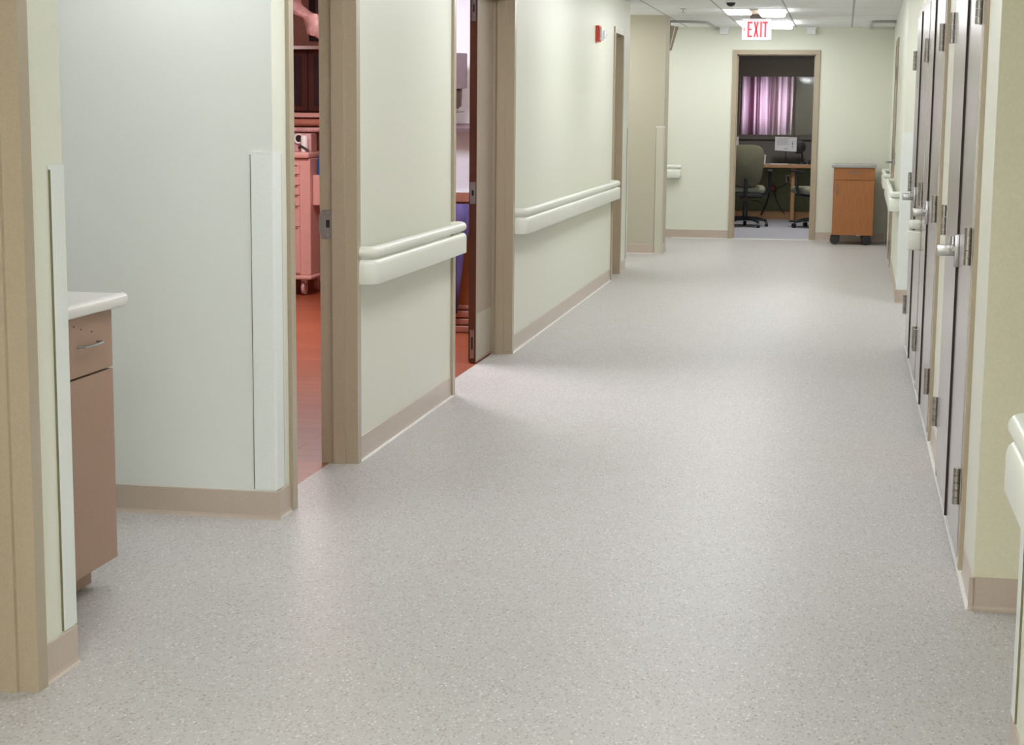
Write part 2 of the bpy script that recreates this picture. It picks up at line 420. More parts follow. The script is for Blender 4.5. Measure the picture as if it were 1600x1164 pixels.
# ------------------------------------------------------------ door frames
def door_frame(root, w, a0, a1, h, t=T, strike=None, face=.048, stop=(.036, .085)):
    """pressed steel frame wrapped round a wall of thickness t, proud by 15 mm"""
    p = .014; g = .014
    def jamb(e, s):
        # section in plan (a,b): e = opening edge, s = +1 when the jamb lies on the +a side
        o_ = e; e = e - s*.003
        pts = [(o_ + s*face, 0), (o_ + s*face, p), (e, p), (e, -stop[0]), (e - s*g, -stop[0]), (e - s*g, -stop[1]), (e, -stop[1]), (e, -t-p), (o_ + s*face, -t-p), (o_ + s*face, -t), (o_-s*.0008, -t), (o_-s*.0008, 0)]
        bm = new(); prism(bm, pts, 0, h + face, w); return bm
    obj('jamb', jamb(a0, -1), 'frame', root); obj('jamb', jamb(a1, 1), 'frame', root)
    bm = new()
    pts = [(0, h+face), (p, h+face), (p, h-.003), (-stop[0], h-.003), (-stop[0], h-g), (-stop[1], h-g), (-stop[1], h-.003), (-t-p, h-.003), (-t-p, h+face), (-t, h+face), (-t, h-.0008), (0, h-.0008)]
    extr(bm, pts, a0+.0005, a1-.0005, w); obj('head', bm, 'frame', root)
r = thing('door_1', LEFT(2.75, 0, 0), kind='structure')
door_frame(r, LEFT, 2.75, 3.75, HD)
obj('leaf', bx(2.76, 3.74, -.15, -.105, .005, HD-.01, w=LEFT), 'leaf', r)
r = thing('door_2', LEFT(D1[0], 0, 0), kind='structure')
door_frame(r, LEFT, D1[0], D1[1], HD)
# strike plate on the far jamb, with lip and screws
bm = new(); sY = D1[1]-.007
box(bm, -2.010, -1.962, sY, D1[1]-.0005, .905, 1.018); box(bm, -2.022, -2.008, sY+.001, D1[1]-.0005, .925, .998)
sp = obj('strike_plate', bm, 'dsteel', r)
obj('latch_hole', bx(-1.992, -1.977, sY-.0006, sY+.001, .948, .978), 'black', sp)
for z in (.919, 1.005):
    bm = new(); lathe(bm, [(.0045, 0), (.0045, .002)], (-1.985, sY-.002, z), 'y', 10); obj('screw', bm, 'steel', sp)
r = thing('door_3', LEFT(D2[0], 0, 0), kind='structure')
door_frame(r, LEFT, D2[0], D2[1], HD)
lf = obj('leaf', bx(9.465, 9.893, -.155, -.113, .006, HD-.006, w=LEFT), 'leaf', r)
obj('leaf_edge', bx(9.462, 9.466, -.155, -.1135, .006, HD-.006, w=LEFT), 'brownedge', lf)
obj('kick_plate', bx(9.475, 9.885, -.114, -.1115, .02, .28, w=LEFT), 'kick', lf)
for z0, z1 in ((.03, .19), (1.90, 2.03)):
    bm = new(); box(bm, -1.880-.146, -1.880-.122, 9.459, 9.463, z0, z1, ID)
    b = obj('flush_bolt', bm, 'steel', lf)
    obj('bolt_slot', bx(-1.880-.139, -1.880-.129, 9.4585, 9.4600, z0+.05, z1-.04), 'black', b)
    for z in (z0+.02, z1-.02):
        bm = new(); lathe(bm, [(.004, 0), (.004, .002)], (-1.880-.134, 9.4575, z), 'y', 8); obj('screw', bm, 'steel', b)
bm = new(); box(bm, -1.880-.15, -1.880-.118, 9.459, 9.463, .90, 1.02)
b = obj('strike_plate', bm, 'steel', lf); obj('latch_hole', bx(-1.880-.14, -1.880-.128, 9.4583, 9.4600, .945, .975), 'black', b)
r = thing('door_4', LFAR(D3[0], 0, 0), kind='structure')
door_frame(r, LFAR, D3[0], D3[1], 2.08)
obj('leaf', bx(D3[0]+.01, D3[1]-.01, -.15, -.11, .005, 2.07, w=LFAR), 'leaf', r)
r = thing('door_5', (-1.205, 19.95, 0), kind='structure')
door_frame(r, FACE(19.95), -1.205, -.325, 2.085, t=.12, stop=(.04, .07))
# far right door
r = thing('door_6', RFAR(16.65, 0, 0), kind='structure')
door_frame(r, RFAR, 16.65, 17.6, 2.08, t=.1, stop=(.07, .09))
lf = obj('leaf', bx(16.655, 17.595, -.045, .005, .006, 2.075, w=RFAR), 'doormetal', r)
bm = new(); tube(bm, [(17.5, .005, .96), (17.5, .06, .96), (17.48, .065, .96), (17.38, .065, .96)], .011, 8, RFAR); obj('lever_handle', bm, 'steel', lf, True)
for z in (.2, 1.07, 1.8):
    bm = new(); tube(bm, [(16.64, .02, z-.06), (16.64, .02, z+.06)], .009, 8, RFAR); obj('hinge', bm, 'dsteel', lf, True)

# ------------------------------------------------------------ closets on the right (pairs of flush doors)
HR = 1.985
def closet(n, a0, ag, a1, label, near=True):
    r = thing('door_%d' % n, RIGHT(a0, 0, 0), kind='structure')
    p = .014
    for e, s in ((a0, -1), (a1, 1)):
        bm = new(); box(bm, min(e, e+s*.045), max(e, e+s*.045), 0, p, 0, HR+.045, RIGHT); obj('jamb', bm, 'frame', r)
    bm = new(); box(bm, a0, a1, 0, p, HR, HR+.045, RIGHT); obj('head', bm, 'frame', r)
    obj('recess', bx(a0, a1, 0, .002, .0, HR, w=RIGHT), 'dark', r)
    for (s0, s1, hs, inner) in ((a0+.003, ag-.0075, a0, ag), (ag+.0075, a1-.003, a1, ag)):
        lf = obj('leaf', bx(s0, s1, .0025, .018, .035, HR-.004, w=RIGHT), 'doormetal', r)
        sg = 1 if hs == a0 else -1
        for z in (.262, 1.01, 1.735):
            bm = new(); box(bm, min(hs+sg*.012, hs+sg*.048), max(hs+sg*.012, hs+sg*.048), .018, .021, z-.058, z+.058, RIGHT)
            for k in range(5):
                z0 = z-.058+k*.0232
                tube(bm, [(hs+sg*.002, .028, z0+.0008), (hs+sg*.002, .028, z0+.0224)], .0115, 10, RIGHT)
            for k in (-.035, 0, .035):
                tube(bm, [(hs+sg*.035, .020, z+k), (hs+sg*.035, .0225, z+k)], .0035, 6, RIGHT)
            obj('hinge', bm, 'dsteel', lf, True)
    obj('astragal', bx(ag-.007, ag+.007, .002, .0255, .035, HR-.004, w=RIGHT), 'dark', r)
    # surface latch bolt and lever on the near leaf
    lf = [c for c in children(r) if c.name.startswith('leaf')][0]
    bm = new(); z = .955
    box(bm, ag-.035, ag-.008, .018, .034, z-.055, z+.055, RIGHT, bev=.002)
    box(bm, ag+.008, ag+.03, .018, .03, z-.05, z+.05, RIGHT, bev=.002)
    lt = obj('latch_plate', bm, 'steel', lf, True)
    bm = new(); tube(bm, [(ag-.022, .03, z+.008), (ag-.022, .045, z+.008)], .0095, 12, RIGHT)
    box(bm, ag-.034, ag-.012, .034, .092, z-.018, z+.020, RIGHT, bev=.002)
    tube(bm, [(ag-.03, .040, z+.012), (ag-.10, .040, z+.012)], .008, 10, RIGHT)
    obj('lever_handle', bm, 'steel', lt, True)
    bm = new(); tube(bm, [(ag-.021, .040, z+.004), (ag-.021, .040, z+.048)], [.012, .007], 10, RIGHT); obj('thumb_turn', bm, 'steel', lt, True)
closet(7, 5.45, 6.04, 6.86, '')
closet(8, 7.65, 8.42, 9.08, '')
closet(9, 9.19, 10.05, 10.83, '')

# ------------------------------------------------------------ handrails
def handrail(w, a0, a1, label, dz=0, depth=.085):
    r = thing('handrail', w(a0, 0, 0), label, 'handrail')
    r['group'] = 'ivory handrails along the corridor'
    def path(b, rad, inset):
        s, e = a0+inset, a1-inset
        pts = [(s, 0)]
        for k in range(7):
            t = PI/2*k/6; pts.append((s+rad-rad*math.cos(t), b-rad+rad*math.sin(t)))
        for k in range(7):
            t = PI/2*k/6; pts.append((e-rad+rad*math.sin(t), b-rad+rad*math.cos(t)))
        pts.append((e, 0)); return pts
    bm = new(); prof = [(.021*math.cos(2*PI*k/14), .816+dz+.0225*math.sin(2*PI*k/14)) for k in range(14)]
    sweep(bm, path(depth-.022, .035, .022), prof, w); obj('grip_rail', bm, 'rail', r, True)
    bm = new(); prof = [(o, z+dz) for o, z in ((-.014, .688), (.012, .688), (.014, .691), (.014, .763), (.010, .776), (.002, .784), (-.008, .786), (-.014, .782))]
    sweep(bm, path(depth-.014, .045, .014), prof, w); obj('bumper_board', bm, 'rail', r, True)
    return r
handrail(LEFT, 6.61, 8.345, 'ivory handrail on left wall between the two open doorways', .034)
handrail(LFAR, 9.97, 14.60, 'long ivory handrail on left wall beyond the second doorway', .012)
handrail(RNEAR, 0, 3.44, 'ivory handrail cut by the right edge of the picture, nearest the camera')
handrail(RFAR, 13.50, 16.45, 'ivory handrail on right wall beyond the closets, before the far door')
handrail(RFAR, 17.72, 19.5, 'short distant ivory handrail on right wall near the wooden cabinet')
handrail(FACE(19.95), -3.4, -1.805, 'ivory handrail end on far wall beside the tan column')
r = thing('handrail_end', RIGHT(9.10, 0, 0), 'stubby ivory handrail end standing out between the closet doors', 'handrail')
bm = new(); box(bm, 9.095, 9.175, .015, .088, .724, .822, RIGHT, bev=.010, seg=3); obj('bumper_board', bm, 'rail', r, True)
bm = new(); box(bm, 9.10, 9.17, .015, .082, .832, .878, RIGHT, bev=.018, seg=4); obj('grip_rail', bm, 'rail', r, True)

# ------------------------------------------------------------ corner guards
def guard(wA, a0, a1, corner_pts, z0, z1, label, mat='guard'):
    """corner_pts: plan outline in world (x,y)"""
    c = sum((Vector(p) for p in corner_pts), Vector((0, 0)))/len(corner_pts)
    r = thing('corner_guard', (c.x, c.y, z0), label, 'corner guard'); r['group'] = 'ivory corner guards'
    bm = new(); prism(bm, corner_pts, z0, z1-.004); obj('cover', bm, mat, r, True)
    for k in (0, -3):                                              # dark strips painting the shadow gap along both free edges
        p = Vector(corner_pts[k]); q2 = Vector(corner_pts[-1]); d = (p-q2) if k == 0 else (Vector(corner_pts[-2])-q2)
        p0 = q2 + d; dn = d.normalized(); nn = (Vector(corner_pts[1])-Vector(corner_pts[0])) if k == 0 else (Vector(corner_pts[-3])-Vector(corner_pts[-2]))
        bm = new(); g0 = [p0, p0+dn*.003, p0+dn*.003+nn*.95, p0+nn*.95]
        prism(bm, [(v.x, v.y) for v in g0], z0, z1-.006); obj('edge_shadow', bm, 'joint', r)
    bm = new()
    q = [(c.x+(x-c.x)*1.03, c.y+(y-c.y)*1.03) for x, y in corner_pts]
    prism(bm, q, z1-.004, z1+.004); obj('end_cap', bm, 'guard', r)
def L(x, y, sx, sy, wing=.076, t=.005):
    """corner at (x,y); solid wall lies on the (sx,sy) side"""
    r = .012
    pts = [(x+sx*wing, y), (x+sx*wing, y-sy*t), (x+sx*.004, y-sy*t)]
    for k in range(1, 5):
        a = PI/2*k/5; pts.append((x+sx*(.004) - sx*(.004+t)*math.sin(a), y-sy*t+sy*(.004+t)*(1-math.cos(a))))
    pts += [(x-sx*t, y+sy*.004), (x-sx*t, y+sy*wing), (x, y+sy*wing), (x, y)]
    return pts
# near pier: wall on -x side of face and -y side of corner
guard(None, 0, 0, L(-1.880, 3.99, -1, -1), .105, 1.262, 'ivory corner guard on the near left pier, beside the brown cabinet')
guard(None, 0, 0, L(-1.880, 5.5985, -1, 1), .105, 1.262, 'wide ivory corner guard at the far corner of the cabinet alcove')
guard(None, 0, 0, L(LFAR(15.78, 0, 0).x, 15.78, -1, -1), .0, 1.28, 'narrow ivory corner guard just before the tan column')
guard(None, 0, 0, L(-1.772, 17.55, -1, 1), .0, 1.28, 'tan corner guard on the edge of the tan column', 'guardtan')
guard(None, 0, 0, L(.446, 13.4, 1, 1), .105, 1.28, 'bright ivory corner guard on the right wall beyond the closets')
guard(None, 0, 0, L(.415, 3.8, 1, -1), .105, 1.28, 'ivory corner guard at the right edge below the nearest handrail')

# ------------------------------------------------------------ alcove base cabinet
r = thing('base_cabinet', (-2.35, 4.35, 0), 'pinkish brown laminate base cabinet with white top in the left alcove', 'cabinet')
X0 = -2.072
obj('body', bx(-2.62, X0-.018, 4.02, 4.695, .085, .832), 'laminate', r)
d = obj('drawer', bx(X0-.018, X0, 4.025, 4.695, .660, .826, bev=.0015), 'laminate', r)
bm = new(); tube(bm, [(X0-.002, 4.46, .745), (X0+.020, 4.465, .745), (X0+.026, 4.50, .745), (X0+.026, 4.55, .745), (X0+.020, 4.585, .745), (X0-.002, 4.59, .745)], .0042, 8)
obj('bar_handle', bm, 'steel', d, True)
for y, z in ((4.44, .805), (4.485, .792), (4.555, .778)):
    bm = new(); lathe(bm, [(.0022, 0), (.0022, .0015)], (X0, y, z), 'x', 8); obj('screw', bm, 'black', d)
obj('cabinet_door', bx(X0-.018, X0, 4.025, 4.695, .088, .654, bev=.0015), 'laminate', r)
obj('seam', bx(X0-.020, X0-.016, 4.025, 4.69, .653, .661), 'dark', r)
obj('toe_kick', bx(-2.6, X0-.07, 4.02, 4.66, .012, .086), 'laminate', r)
for y in (4.37, 4.08):
    bm = new(); box(bm, X0-.055, X0-.005, y, y+.05, .006, .086, bev=.003)
    l = obj('leg', bm, 'laminate', r)
    obj('glide', bx(X0-.058, X0-.002, y-.003, y+.053, 0, .008, bev=.002), 'steel', l)
bm = new()
pts = [(-2.66, .832), (X0+.02, .832), (X0+.030, .838), (X0+.034, .850), (X0+.034, .862), (X0+.028, .870), (X0+.018, .873), (X0+.004, .870), (-2.66, .870)]
lo = [bm.verts.new((x, 4.00, z)) for x, z in pts]; hi = [bm.verts.new((x, 4.735, z)) for x, z in pts]
bm.faces.new(lo); bm.faces.new(hi[::-1])
for i in range(len(pts)): bm.faces.new([lo[i], hi[i], hi[(i+1) % len(pts)], lo[(i+1) % len(pts)]])
obj('countertop', bm, 'counter', r, True)

# ------------------------------------------------------------ rolling wooden cabinet at the far wall
r = thing('rolling_cabinet', (.14, 19.65, 0), 'honey wood bedside cabinet with grey top standing on black casters', 'cabinet')
obj('body', bx(-.083, .362, 19.42, 19.86, .105, .845), 'oak', r)
obj('top', bx(-.105, .375, 19.385, 19.88, .845, .882, bev=.006), 'granite', r, True)
d = obj('drawer', bx(-.080, .359, 19.402, 19.42, .712, .840, bev=.002), 'oak', r)
bm = new(); tube(bm, [(.085, 19.402, .79), (.085, 19.38, .79), (.195, 19.38, .79), (.195, 19.402, .79)], .006, 8); obj('bar_handle', bm, 'steel', d, True)
d = obj('cabinet_door', bx(-.080, .359, 19.402, 19.42, .108, .706, bev=.002), 'oak', r)
bm = new(); tube(bm, [(-.038, 19.402, .655), (-.038, 19.38, .655), (-.038, 19.38, .555), (-.038, 19.402, .555)], .006, 8); obj('bar_handle', bm, 'steel', d, True)
obj('lock_tag', bx(.18, .22, 19.398, 19.403, .102, .112), 'steel', d)
for x in (-.055, .285):
    for y in (19.45, 19.80):
        bm = new()
        for s in (-.016, .016): lathe(bm, [(.03, -.012), (.050, -.011), (.054, 0), (.050, .011), (.03, .012)], (x+.008, y+s, .054), 'y', 22)
        cs = obj('caster', bm, 'black', r, True)
        bm = new(); box(bm, x-.03, x+.046, y-.034, y+.034, .085, .105, bev=.006); obj('caster_fork', bm, 'black', cs)

# ------------------------------------------------------------ ceiling things
def troffer(x0, x1, y0, y1, label, mat='lamp', ends=True):
    r = thing('ceiling_light', ((x0+x1)/2, (y0+y1)/2, ZC-.02), label, 'ceiling light'); r['group'] = 'recessed corridor ceiling lights'
    bm = new(); e = .02
    for q in ((x0, x1, y0, y0+e), (x0, x1, y1-e, y1), (x0, x0+e, y0+e, y1-e), (x1-e, x1, y0+e, y1-e)): box(bm, *q, ZC-.010, ZC-.001)
    obj('light_frame', bm, 'white', r)
    xm = (x0+x1)/2
    obj('diffuser', bx(x0+e, xm-.045, y0+e, y1-e, ZC-.03, ZC-.002, bev=.012), mat, r)
    obj('diffuser', bx(xm+.045, x1-e, y0+e, y1-e, ZC-.05, ZC-.002, bev=.012), mat, r)
    obj('center_spine', bx(xm-.044, xm+.044, y0+e, y1-e, ZC-.016, ZC-.002), 'tan', r)
    return r
troffer(-1.15, -.56, 16.48, 17.08, 'bright square ceiling light just above the exit sign', 'lampf')
troffer(-1.15, -.56, 18.46, 19.42, 'bright ceiling light nearest the far wall, behind the exit sign', 'lampf')
troffer(-2.5, -1.89, 18.55, 19.2, 'ceiling light glimpsed beside the top of the tan column', 'lampf')
for y in (5.1, 8.0, 10.9, 13.3):
    troffer(-1.15, -.56, y, y+1.2, 'corridor ceiling light above the frame')
for y in (-2.6, -1.2, .3):
    troffer(-1.15, -.56, y, y+1.2, 'corridor ceiling light above and behind the camera', 'lampn')
troffer(-2.95, -2.35, 16.2, 17.2, 'unseen ceiling light added in the cross passage to light the tan column', 'lampf')  # unseen fixture added to brighten the column and ceiling
troffer(.8, 1.4, 12.3, 13.1, 'ceiling light in the side passage behind the closets')

# exit sign
r = thing('exit_sign', (-.87, 17.25, 2.34), 'white lit exit sign with red letters hanging in front of the far wall', 'sign')
obj('sign_face', bx(-1.003, -.715, 17.235, 17.262, 2.125, 2.332, bev=.004), 'exitface', r)
obj('mount_box', bx(-.925, -.775, 17.23, 17.27, 2.334, 2.372), 'bezel', r)
obj('canopy', bx(-.915, -.825, 17.18, 17.32, 2.372, ZC-.001, bev=.003), 'tan', r)
EF = FACE(17.235); z0, z1 = 2.155, 2.302
def letter(polys, name='letter'):
    bm = new()
    for p in polys: plate(bm, p, .0002, .003, EF)
    obj(name, bm, 'exitred', r)
def rc(a0, a1, y0, y1): return [(a0, y0), (a1, y0), (a1, y1), (a0, y1)]
s = .016; zm = (z0+z1)/2
a = -.948; letter([rc(a, a+s, z0, z1), rc(a+s, a+.045, z1-s, z1), rc(a+s, a+.038, zm-s/2, zm+s/2), rc(a+s, a+.045, z0, z0+s)])
a = -.889; w_ = .048
letter([[(a, z1), (a+.015, z1), (a+w_, z0), (a+w_-.015, z0)], [(a+w_, z1), (a+w_-.015, z1), (a, z0), (a+.015, z0)]])
a = -.826; letter([rc(a, a+s, z0, z1)])
a = -.802; letter([rc(a, a+.048, z1-s, z1), rc(a+.018, a+.018+s, z0, z1-s)])
a = -.988; letter([[(a, zm), (a+.013, zm+.017), (a+.018, zm+.013), (a+.007, zm)], [(a, zm), (a+.007, zm), (a+.018, zm-.013), (a+.013, zm-.017)]], 'arrow')

# white boxes at the top of the far wall
for x, lb in ((-1.355, 'small white box high on the far wall left of the exit sign'), (-.387, 'small white box high on the far wall right of the exit sign')):
    r = thing('wall_box', (x, 19.93, 2.3), lb, 'box'); r['group'] = 'white boxes at top of far wall'
    obj('body', bx(x-.048, x+.048, 19.87, 19.949, 2.305, 2.380, bev=.004), 'white', r)
    obj('lid', bx(x-.056, x+.056, 19.855, 19.949, 2.362, 2.383, bev=.003), 'white', r)
# ceiling tracks
def arc_path(x0, y0, x1, y1, rad, side):
    pts = [(x0, y0)]
    cx = x1 - side*rad; cy = y0 + rad
    for k in range(9):
        t = PI/2*k/8; pts.append((cx + side*rad*math.sin(t), cy - rad*math.cos(t)))
    pts.append((x1, y1)); return pts
for (p, lb) in ((arc_path(-1.9, 18.45, -1.46, 19.93, .3, 1), 'curved grey ceiling track left, beside the tan column'),
                (arc_path(.50, 18.5, .262, 19.93, .09, -1), 'curved grey ceiling track right, above the wooden cabinet')):
    bm = new(); tube(bm, [(x, y, ZC-.018) for x, y in p], .014, 8)
    tag(obj('ceiling_track', bm, 'track', None, True), lb, 'curtain track')
# brown angled panel hung by the column (half seen)
r = thing('hanging_bracket', (-1.8, 18.6, 2.1), 'angled brown bracket hanging behind the top of the tan column', 'bracket')
F2 = FACE(18.5)
bm = new(); plate(bm, [(-1.86, 2.335), (-1.735, 2.315), (-1.805, 2.07), (-1.83, 2.07), (-1.86, 2.2)], 0, .03, F2); obj('side_panel', bm, 'frame', r)
bm = new(); plate(bm, [(-1.775, 2.325), (-1.764, 2.322), (-1.815, 2.10), (-1.822, 2.10)], .03, .036, F2); obj('rib', bm, 'guard', r)
bm = new(); box(bm, -1.86, -1.82, -.005, .0, 2.335, ZC, F2); obj('hanger', bm, 'dsteel', r)
# sprinkler
r = thing('sprinkler', (-1.51, 16.5, ZC), 'small sprinkler head on the ceiling left of the exit sign', 'sprinkler')
bm = new(); lathe(bm, [(.03, .003), (.028, -.006)], (-1.51, 16.5, ZC), 'z', 16); obj('escutcheon', bm, 'track', r)
bm = new(); lathe(bm, [(.006, 0), (.006, -.03)], (-1.51, 16.5, ZC-.005), 'z', 8); obj('stem', bm, 'dsteel', r)
bm = new(); lathe(bm, [(.022, 0), (.022, -.003)], (-1.51, 16.5, ZC-.034), 'z', 16); obj('deflector', bm, 'dsteel', r)
# dome camera
r = thing('dome_camera', (-1.0, 15.45, ZC), 'black dome camera at the top edge of the picture', 'camera')
bm = new(); lathe(bm, [(.05, 0), (.05, -.012)], (-1.0, 15.45, ZC), 'z', 20); obj('mount_ring', bm, 'white', r)
bm = new(); lathe(bm, [(.04, 0), (.038, -.012), (.030, -.024), (.018, -.032), (0, -.035)], (-1.0, 15.45, ZC-.012), 'z', 20); obj('dome', bm, 'black', r, True)

# fire alarm on left wall
r = thing('fire_alarm', LFAR(13.5, 0, 1.95), 'red fire alarm strobe high on the left wall', 'alarm')
bm = new(); box(bm, 13.45, 13.58, 0, .03, 1.955, 2.078, LFAR, bev=.003); obj('housing', bm, 'red', r)
bm = new(); box(bm, 13.47, 13.56, .03, .052, 1.965, 2.068, LFAR, bev=.006); obj('lens', bm, 'clear', r)
bm = new(); tube(bm, [(13.53, .05, 2.01), (13.53, .066, 2.01), (13.53, .074, 2.01)], [.032, .030, .014], 16, LFAR); obj('strobe_dome', bm, 'clear', r, True)
# card reader on far right wall
bm = new(); box(bm, 16.35, 16.43, 0, .012, .96, 1.08, RFAR, bev=.002)
tag(obj('card_reader', bm, 'dsteel'), 'slim dark plate on right wall beside the far door', 'card reader')

# ------------------------------------------------------------ office beyond the far doorway
r = thing('window_1', (-.5, 23.95, 1.1), kind='structure')
bm = new()
for q in ((-1.52, .4, 1.08, 1.145), (-1.52, .4, 1.925, 2.16), (-1.46, -1.39, 1.145, 1.925), (.33, .4, 1.145, 1.925), (-.675, -.645, 1.145, 1.925)):
    box(bm, q[0], q[1], 23.90, 24.0, q[2], q[3])
obj('window_frame', bm, 'winframe', r)
obj('pane', bx(-1.39, -.675, 23.955, 23.959, 1.145, 1.925), 'glass', r)
obj('pane', bx(-.645, .33, 23.955, 23.959, 1.145, 1.925), 'glass', r)
obj('sill', bx(-1.5, .4, 23.87, 23.90, 1.085, 1.115), 'officegrey', r)
def curtain(x0, x1, y, z0, z1, label):
    bm = new(); n = 90; A = []
    for i in range(n+1):
        u = i/n; x = x0+(x1-x0)*u
        A.append([bm.verts.new((x + (.012*math.sin(6*u+z) if z > 1.5 else 0), y + .03*math.sin(u*(x1-x0)*75) + .01*math.sin(u*31), z)) for z in (z0, (z0+z1)/2, z1)])
    for i in range(n):
        for k in range(2): bm.faces.new([A[i][k], A[i+1][k], A[i+1][k+1], A[i][k+1]])
    o = obj('curtain', bm, 'curtain', None, True); tag(o, label, 'curtain')
    sm = o.modifiers.new('solid', 'SOLIDIFY'); sm.thickness = .002
curtain(-1.385, -.70, 24.13, 1.09, 1.97, 'lilac and pink striped curtain hanging behind the office window')
curtain(-1.60, -1.445, 23.86, 1.10, 2.06, 'narrow strip of lilac curtain left of the office window')
struct('wall_outside', bx(-1.7, .6, 24.75, 24.8, .9, 2.4), 'officebeam')
struct('trim_6', bx(-2.6, 1.2, 23.90, 23.949, 2.16, 2.27), 'officegrey')
# grey tackboard behind desk
tag(obj('tackboard', bx(-1.9, .4, 23.915, 23.9495, .7655, 1.075, bev=.003), 'officegrey'), 'long grey fabric tackboard on office wall above the desk', 'tackboard')
struct('baseboard_office', bx(-2.6, 1.2, 23.925, 23.949, 0, .11), 'deskwood')
# desk
r = thing('desk', (-.7, 23.6, 0), 'pale topped office desk with a wooden leg against the office wall', 'desk')
obj('desk_top', bx(-1.7, .35, 23.28, 23.935, .735, .765, bev=.004), 'desktop', r)
obj('edge_band', bx(-1.7, .35, 23.262, 23.28, .722, .765, bev=.003), 'deskwood', r)
for x in (-.63, .25, -1.6):
    bm = new(); tube(bm, [(x, 23.42, .015), (x, 23.42, .55), (x, 23.42, .64), (x, 23.46, .70), (x, 23.55, .725)], [.03, .03, .032, .036, .03], 12)
    l = obj('leg', bm, 'deskwood', r, True)
    bm = new(); box(bm, x-.03, x+.03, 23.34, 23.85, 0, .03, bev=.008); obj('foot', bm, 'black', l)
# items on desk
def paper(x, y, z, w, h, tilt, label, name='paper_sheet'):
    pass
r = thing('paper_sign', (-.75, 23.5, .93), 'white printed sheet propped above the desk by the window', 'paper')
bm = new(); F3 = FACE(23.52)
plate(bm, [(-.885, .945), (-.60, .930), (-.60, 1.12), (-.885, 1.125)], 0, .003, F3); obj('sheet', bm, 'paper', r)
bm = new()
for k in range(5): box(bm, -.865, -.70-.02*(k % 2), .003, .0036, 1.095-.018*k, 1.099-.018*k, F3)
box(bm, -.655, -.650, .003, .0036, .97, 1.07, F3); box(bm, -.670, -.635, .003, .0036, 1.03, 1.036, F3); box(bm, -.76, -.72, .003, .0036, .965, .972, F3)
obj('print', bm, 'ink', r)
bm = new(); tube(bm, [(-.74, 23.54, .765), (-.74, 23.525, .95)], .006, 6); obj('stand', bm, 'chairplastic', r)
r = thing('paper_cup', (-1.03, 23.5, .765), 'white cup on the desk beside the left chair', 'cup')
bm = new(); lathe(bm, [(.028, 0), (.036, .11), (.033, .11), (.026, .006)], (-1.03, 23.45, .765), 'z', 20); obj('cup', bm, 'paper', r, True)
bm = new(); lathe(bm, [(.037, 0), (.037, .008), (.03, .012)], (-1.03, 23.45, .875), 'z', 20); obj('lid', bm, 'white', r, True)
bm = new(); box(bm, -.93, -.70, 23.33, 23.5, .765, .772, bev=.001)
tag(obj('paper_stack', bm, 'paper'), 'white papers lying flat on the desk', 'paper')
r = thing('desk_lamp', (-.5, 23.6, .765), 'round dark desk lamp standing right of the printed sheet', 'lamp')
bm = new(); lathe(bm, [(.07, 0), (.065, .02), (.02, .025)], (-.53, 23.62, .765), 'z', 18); obj('base', bm, 'chairplastic', r, True)
bm = new(); tube(bm, [(-.53, 23.62, .78), (-.52, 23.62, .88), (-.56, 23.6, .96)], .012, 8); obj('stem', bm, 'chairplastic', r, True)
bm = new(); lathe(bm, [(.03, .05), (.085, 0), (.09, -.02), (.05, -.03)], (-.57, 23.60, .99), 'y', 20); obj('lamp_shade', bm, 'black', r, True)
bm = new(); box(bm, -.44, -.33, 23.40, 23.52, .765, .83, bev=.01)
tag(obj('telephone', bm, 'chairplastic', None, True), 'low black desk telephone at the right end of the desk', 'telephone')
bm = new(); box(bm, -1.50, -1.375, 23.6, 23.63, .766, 1.12, bev=.003)
tag(obj('notice_card', bm, 'paper'), 'tall white card on the desk behind the left chair', 'card')
# red plug block with cords
r = thing('power_plug', (-1.0, 23.3, .40), 'dark red power plug block with black cords under the desk', 'plug')
bm = new(); box(bm, -.965, -.875, 23.87, 23.93, .40, .46, bev=.01); obj('block', bm, 'redplug', r)
bm = new(); box(bm, -.90, -.86, 23.88, 23.925, .33, .40, bev=.008); obj('adapter', bm, 'black', r)
bm = new(); tube(bm, [(-.95, 23.9, .40), (-.98, 23.9, .25), (-1.02, 23.88, .15), (-1.06, 23.86, .06)], .010, 8); tube(bm, [(-.88, 23.9, .33), (-.85, 23.9, .25), (-.79, 23.89, .14), (-.74, 23.87, .08)], .006, 6); tube(bm, [(-.87, 23.92, .43), (-.80, 23.92, .44), (-.72, 23.93, .50), (-.68, 23.93, .54)], .005, 6)
obj('cord', bm, 'black', r, True)
r = thing('wall_outlet', (-.72, 23.94, .52), 'small tan wall outlet under the desk beside the wooden leg', 'outlet')
obj('cover_plate', bx(-.745, -.675, 23.94, 23.949, .50, .61, bev=.002), 'tan', r)
obj('socket', bx(-.722, -.698, 23.937, 23.941, .52, .585), 'black', r)

